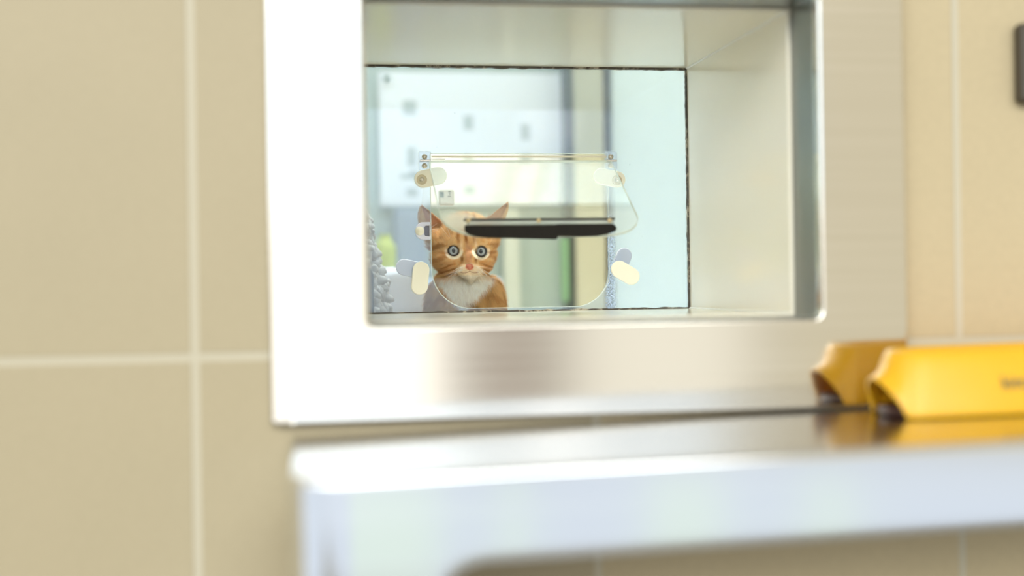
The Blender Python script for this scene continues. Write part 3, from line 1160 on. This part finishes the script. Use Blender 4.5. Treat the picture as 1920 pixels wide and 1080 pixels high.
# sculpt: eye sockets and ear cups
EYL, EYR = K(851, 470, .370), K(902, 471.5, .370)
V = np.zeros(len(bme.vertices)*3); bme.vertices.foreach_get('co', V); V = V.reshape(-1, 3)
Nn = np.zeros(len(bme.vertices)*3); bme.vertices.foreach_get('normal', Nn); Nn = Nn.reshape(-1, 3)
front = Nn[:, 1] < .2
for e in (EYL, EYR):
    d = np.hypot(V[:, 0]-e.x, V[:, 2]-e.z)
    w = np.clip(1-d/.0078, 0, 1)**.7*front
    V[:, 1] += w*.0042
for (b0, t0_) in ((EL0, EL1), (ER0, ER1)):
    b0v = np.array(b0); d0 = np.array(t0_)-b0v
    rel = V-b0v
    t = rel@d0/(d0@d0)
    perp = np.linalg.norm((rel-t[:, None]*d0)[:, [0, 2]], axis=1)
    w = np.clip(1-perp/(.0105*(1.05-np.clip(t, 0, 1))), 0, 1)*((t > -.1) & (t < .95))*front
    V[:, 1] += np.clip(w*2, 0, 1)*.0028
# mouth groove
mp = [K(861, 511, .36), K(871, 512, .36), K(880, 508.5, .36), K(889, 512, .36), K(896, 511, .36)]
bme.vertices.foreach_set('co', V.ravel()); bme.update()


def px_of(P):
    d = P-np.array(EYE)
    X, Y, Zf = d@np.array(_X), d@np.array(_Y), d@np.array(_fw)
    return 960+F*X/Zf, 540-F*Y/Zf


def sm_(x, a, b):
    t = np.clip((x-a)/(b-a), 0, 1); return t*t*(3-2*t)




def fur_colour(P, seed=0):
    """tabby coat laid out on the body, in head-relative millimetres (u right, v up)"""
    c0 = np.array(K(876, 470, .37))
    u = (P[:, 0]-c0[0])/S; v = (P[:, 2]-c0[2])/S       # in face units (about half a millimetre)
    y = P[:, 1]
    # undo the parallax so the marks sit at the depth of the face skin
    f = (y+D)/(c0[1]+D)
    u = (P[:, 0]/f-c0[0])/S*1.0
    v = ((P[:, 2]-Z0)/f-(c0[2]-Z0))/S
    nz = np.array([noise.noise(Vector(p)*90) for p in P])
    nf = np.array([noise.noise(Vector(p)*330) for p in P])
    L = lambda r, g, b: np.array(srgb(r, g, b))
    base = np.tile(L(228, 184, 130), (len(P), 1))
    def mixc(w, c): 
        nonlocal base
        w = np.clip(w, 0, 1)[:, None]; base = base*(1-w)+np.array(c)*w
    uu = u+nz*5; vv = v+nz*4
    mixc(.35+nf*.9, L(206, 150, 90))
    head = sm_(v, -62, -46)
    mixc((1-head)*.6, L(218, 174, 112))
    # body stripes
    st = np.sin((vv*.16+np.abs(uu)*.06)+nz*1.2)
    mixc((1-head)*sm_(st, .25, .8)*.55, L(182, 122, 68))
    # forehead stripes
    fo = head*sm_(v, 8, 20)
    st = np.cos((u+1)*.42+nz*.8)
    mixc(fo*sm_(st, .2, .8)*(np.abs(u) < 26)*(.6+.35*(np.abs(u) < 12)), L(166, 100, 48))
    mixc(fo*sm_(-st, .2, .8)*(np.abs(u) < 26)*.5, L(232, 190, 132))
    # cheek bands
    ck = sm_(np.abs(u), 32, 40)*head*(v < 12)
    st = np.sin(vv*.26+np.abs(uu)*.10+.6)
    mixc(ck*sm_(st, .0, .7)*.65, L(172, 112, 60))
    ck2 = sm_(np.abs(u), 18, 26)*head*sm_(-v, 17, 22)*sm_(v, -42, -34)
    mixc(ck2*.4, L(190, 128, 74))
    # nose bridge: pinkish tan
    mixc(sm_(-np.abs(u-3), -9, -4)*sm_(v, -32, -24)*sm_(-v, -18, -4)*.8, L(208, 152, 112))
    # tear lines
    for ex in (-10, 16):
        mixc(np.exp(-((u-ex)/2.6)**2-((v+16)/7)**2)*.8, L(140, 84, 42))
    # pale rings round the eyes
    for ex, ey in ((-25, 0), (26, -1.5)):
        d = np.hypot((u-ex)/1.08, v-ey)+1.2
        mixc((1-sm_(np.abs(d-14), 1.5, 4.5))*sm_(-v, -7, 2)*1.0, L(255, 238, 210))
        mixc((1-sm_(np.abs(d-14), 1.0, 4))*sm_(v, 0, 8)*.15, L(240, 208, 160))
        mixc((1-sm_(d, 10.5, 12.5)), L(70, 46, 34))
    # pale strokes from the inner eye corners up the brow
    for sx0 in (-11, 17):
        mixc(np.exp(-((u-sx0-(v-8)*.12*np.sign(sx0-3)*-1)/3.0)**2-((v-10)/11)**2)*.75, L(244, 214, 172))
    # dark line back from the outer eye corners
    for sx0 in (-1, 1):
        mixc(np.exp(-((sx0*(u-2)-44)/10)**2-((v+4)/3.0)**2)*.8, L(170, 106, 54))
    # broken dark bars low on the cheeks
    bar = sm_(np.abs(u-2), 20, 28)*(1-sm_(np.abs(u-2), 48, 56))*sm_(v, -52, -46)*(1-sm_(v, -28, -22))*(v > -60)
    mixc(bar*sm_(np.sin(v*.75+np.abs(u)*.28+nz*1.5), .1, .7)*.8, L(150, 92, 46))
    # muzzle
    mz = (1-sm_(np.hypot((u-4)/1.75, (v+38)/1.0), 10, 17))
    mixc(mz*.9, L(236, 214, 180))
    # chin and throat white
    chin = sm_(-v, 43, 49)*(1-sm_(np.abs(u-2), 27, 40))
    mixc(chin*head, L(226, 214, 192))
    thr = sm_(-v, 48, 58)
    # white bib: edge runs down to the left on the right side
    edge = 52+(v+52)*.95
    edge = np.where(v < -52, np.maximum(edge, -2), 60)
    bib = thr*(1-sm_(uu-edge, -4, 4))*sm_(uu-(-62+np.clip(-55-v, 0, 200)*.85), -3, 4)
    bib = bib*sm_(v, -175, -160)
    mixc(bib, L(252, 247, 236))
    # left flank duller brown: shade on the shoulder put into the coat
    mixc(thr*(1-sm_(uu, -66, -50))*.25, L(160, 112, 76))
    # small dark toe patch
    mixc(np.exp(-((u-6)/9)**2-((v+101)/6)**2)*.9, L(150, 104, 50))
    mixc(np.exp(-((u-18)/5)**2-((v+106)/4)**2)*.9, L(92, 56, 26))
    # ears: outside orange, inside pinkish brown
    for b0, t0_ in ((EL0, EL1), (ER0, ER1)):
        b0v = np.array(b0); d0 = np.array(t0_)-b0v
        rel = P-b0v; t = rel@d0/(d0@d0)
        perp = np.linalg.norm((rel-t[:, None]*d0)[:, [0, 2]], axis=1)
        w = (1-sm_(perp/(.0150*(1.05-np.clip(t, 0, 1))), .6, .95))*sm_(t, .10, .35)
        mixc(w*.85*(y < .405), L(206, 146, 112))
    # nose leather zone
    mixc((1-sm_(np.hypot((u-4)/1.0, (v+30.5)/.7), 6, 9)), L(214, 120, 92))
    # underside of the paws pale
    return np.clip(base*(1+nf[:, None]*.16), 0, 1)


kit = empty('kitten', (K(876, 580, .42).x, .42, ZP), 'ginger and white tabby kitten with pale blue eyes peering through the hatch', 'kitten')
ko = Vector(kit.location)
ca = bme.color_attributes.new('fur_colour', 'FLOAT_COLOR', 'POINT')
cc = fur_colour(V)
ca.data.foreach_set('color', np.concatenate([cc, np.ones((len(cc), 1))], 1).astype(np.float32).ravel())
for p_ in bme.polygons: p_.use_smooth = True
bme.materials.append(m_fur)
P, N = surf_samples(bme, 60000, 7, lambda c, n: (n[:, 1] < .35)*(1.0+2.0*(c[:, 2] > Z0-.04)))
Cs = fur_colour(P)
nose_p = np.array(K(880, 498, .365))
flow = P-nose_p; flow /= np.linalg.norm(flow, axis=1, keepdims=True)
isbody = (P[:, 2] < K(876, 520, .37).z)
flow[isbody] = np.array([0, -.1, -1.0])
flow[isbody, 0] += (P[isbody, 0]-nose_p[0])*6
flow = flow-N*(flow*N).sum(1)[:, None]
flow /= np.linalg.norm(flow, axis=1, keepdims=True)+1e-6
rng = np.random.default_rng(11)
dirs = flow*1.0+N*.42+rng.normal(0, .16, N.shape); dirs /= np.linalg.norm(dirs, axis=1, keepdims=True)
dn = np.linalg.norm(P-nose_p, axis=1)
ln = np.where(isbody, .0085, np.clip(.0008+(dn-.006)*.14, .0008, .0074))
eard = np.minimum(np.linalg.norm(P-np.array(EL1), axis=1), np.linalg.norm(P-np.array(ER1), axis=1))
ln = np.where((~isbody) & (eard < .026), .0016, ln)
for e in (EYL, EYR):
    de = np.hypot(P[:, 0]-e.x, P[:, 2]-e.z)
    ln = np.where(de < .0105, np.minimum(ln, .0007), ln)
    keepm = de > .0056
    P, N, Cs, dirs, ln, isbody = P[keepm], N[keepm], Cs[keepm], dirs[keepm], ln[keepm], isbody[keepm]
# keep the fur out of the glass
ln *= rng.uniform(.7, 1.25, len(ln))
low_ = (P[:, 2]+dirs[:, 2]*ln) < ZP+.0015
ln = np.where(low_, np.maximum(.0005, (P[:, 2]-ZP-.0015)*.5), ln)
tipy = P[:, 1]+dirs[:, 1]*ln
ok = (tipy > YG+.0035)
P, N, Cs, dirs, ln = P[ok], N[ok], Cs[ok], dirs[ok], ln[ok]
Cs = np.clip(Cs*rng.uniform(.86, 1.14, (len(Cs), 1)), 0, 1)
body = bpy.data.objects.new('body', bme)
link(body, kit); body.matrix_parent_inverse = Matrix.Translation(-ko)
fur = strands('fur', m_fur, kit, P, N, dirs, ln, np.full(len(P), .00030), Cs, 12, .10)
fur.matrix_parent_inverse = Matrix.Translation(-ko)
fur['kind'] = 'stuff'

# eyes
M = Mat('cat_eye')
tcn = M.n('ShaderNodeTexCoord'); sp = M.n('ShaderNodeSeparateXYZ'); M.l(tcn.outputs['Object'], sp.inputs[0])
ex = M.math('MULTIPLY', sp.outputs[0], 1.0)
r2 = M.math('SQRT', M.math('ADD', M.math('MULTIPLY', sp.outputs[0], sp.outputs[0]), M.math('MULTIPLY', sp.outputs[2], sp.outputs[2])))
pr = M.math('SQRT', M.math('ADD', M.math('MULTIPLY', M.math('MULTIPLY', sp.outputs[0], 1.35), M.math('MULTIPLY', sp.outputs[0], 1.35)), M.math('MULTIPLY', sp.outputs[2], sp.outputs[2])))
iris = M.ramp(M.math('DIVIDE', r2, .0055), [(.0, srgb(104, 116, 124)), (.42, srgb(164, 170, 174)), (.70, srgb(158, 164, 168)), (.84, srgb(78, 82, 92)), (.95, srgb(30, 26, 30))])
st = M.n('ShaderNodeMapRange', interpolation_type='SMOOTHSTEP'); M.l(pr, st.inputs[0]); st.inputs[1].default_value = .0021; st.inputs[2].default_value = .0026
M.l(M.mix(st.outputs[0], srgb(10, 10, 14), iris), M.b.inputs['Base Color'])
M.set(Roughness=.14); M.b.inputs['Specular IOR Level'].default_value = .5
m_eye = M.m
m_lid = simple('dark_lid', srgb(48, 34, 28), .5)
for e in (EYL, EYR):
    c = Vector((e.x, 0, e.z))
    d = np.hypot(V[:, 0]-e.x, V[:, 2]-e.z)
    sel = front & (d < .0085) & (d > .006)
    ys = V[sel, 1].min() if sel.any() else .366
    yr = float(np.median(V[sel, 1]))
    c.y = yr+.0046
    bm = bmesh.new()
    bmesh.ops.create_uvsphere(bm, u_segments=40, v_segments=24, radius=.0066)
    eb = mobj('eye', bm, m_eye, kit, 'all', origin=(0, 0, 0))
    eb.location = c-ko
    eb.rotation_euler = (Vector(EYE)-c).to_track_quat('-Y', 'Z').to_euler()
    # lids: almond ring on the ball
    bm = bmesh.new()
    n = 40; prev = None; rows = []
    for i in range(n):
        a = 2*math.pi*i/n
        ca_, sa_ = math.cos(a), math.sin(a)
        inner = (e is EYL and ca_ > 0) or (e is EYR and ca_ < 0)
        rx = .0052+(.0011*max(0, abs(ca_))**6 if inner else 0); rz = .0048
        x, z = rx*ca_, rz*sa_-(.0008*max(0, abs(ca_))**6 if inner else 0)
        row = []
        for k in range(8):
            b_ = 2*math.pi*k/8
            rr = .00044
            rad = Vector((ca_, 0, sa_))
            yy = -math.sqrt(max(0, .0067**2-min(x*x+z*z, .0066**2)))
            row.append(bm.verts.new(Vector((x, yy, z))+rad*rr*math.cos(b_)+Vector((0, rr*math.sin(b_), 0))))
        rows.append(row)
    for i in range(n):
        A, B = rows[i], rows[(i+1) % n]
        for k in range(8): bm.faces.new((A[k], A[(k+1) % 8], B[(k+1) % 8], B[k]))
    ld = mobj('eyelid', bm, m_lid, eb, 'all', origin=(0, 0, 0))
    # skin ring filling from lid outwards is the body itself
# nose
c = K(880, 500.5, .356)
dd = np.hypot(V[:, 0]-c.x, V[:, 2]-c.z); c.y = V[(dd < .004), 1].min()
bm = bmesh.new()
g = bmesh.ops.create_icosphere(bm, subdivisions=4, radius=1)
for v in g['verts']:
    x, y, z = v.co
    w = .62+.38*z if z < .6 else .85
    v.co = Vector((x*.0044*max(.22, (z+1.1)/1.8), y*.0022, z*.0033))
    for sx_ in (-1, 1):                      # nostrils
        q = (v.co-Vector((sx_*.0017, -.0020, -.0004))).length
        if q < .0012: v.co.y += .0010*(1-q/.0012)
no = mobj('nose', bm, simple('pink_nose', srgb(206, 126, 100), .55), kit, 'all', origin=(0, 0, 0))
no.location = Vector((c.x, c.y+.0007, c.z))-ko
# mouth line
bm = bmesh.new()
pts = [(863, 510.8), (867, 512), (872, 512), (877, 510.3), (880, 508), (883, 510.3), (888, 512), (892, 511.8), (896, 510.5)]
P3 = []
for (a, b) in pts:
    q = K(a, b, .36); dd = np.hypot(V[:, 0]-q.x, V[:, 2]-q.z)
    q.y = V[(dd < .0016), 1].min()-.0002; P3.append(q)
for a, b in zip(P3[:-1], P3[1:]): cyl(bm, a, b, .00022, 6)
q0 = K(880, 504, .36); q0.y = c.y
cyl(bm, q0, P3[4], .0002, 6)
mobj('mouth', bm, simple('mouth_pink', srgb(168, 112, 94), .6), kit, True)
# whiskers
m_wh = simple('white_whisker', srgb(250, 246, 236), .4)
random.seed(3)
for s_ in (-1, 1):
    for i in range(10):
        bm = bmesh.new()
        px = 880+s_*random.uniform(9, 16); py = random.uniform(500, 509)
        q = K(px, py, .36); dd = np.hypot(V[:, 0]-q.x, V[:, 2]-q.z); q.y = V[(dd < .0018), 1].min()-.0001
        ln_ = random.uniform(.011, .021)
        a = random.uniform(-.80, .12)
        prev = q
        for k in range(1, 9):
            t = k/8
            nx = q+Vector((s_*ln_*t*math.cos(a), .006*t, ln_*t*math.sin(a)-.006*t*t))
            nx.y = max(nx.y, YG+.004)
            cyl(bm, prev, nx, .00012*(1.05-t*.8), 5); prev = nx
        mobj('whisker', bm, m_wh, kit, 'all')
for (x0, y0, x1, y1) in ((842, 445, 826, 424), (846, 447, 836, 421), (908, 448, 925, 428)):
    a, b = K(x0, y0, .368), K(x1, y1, .358)
    bm = bmesh.new(); cyl(bm, a, b, .00009, 5)
    mobj('whisker', bm, m_wh, kit, 'all')
# ear tufts
bm = bmesh.new()
for (x0, y0, x1, y1) in ((809, 426, 820, 419), (809, 431, 824, 428), (810, 436, 822, 430), (811, 440, 819, 439)):
    a, b = K(x0, y0, .392), K(x1, y1, .385)
    cyl(bm, a, b, .00035, 5, .00008)
mobj('ear_tuft', bm, simple('cream_tuft', srgb(240, 214, 186), .8), kit, 'all')
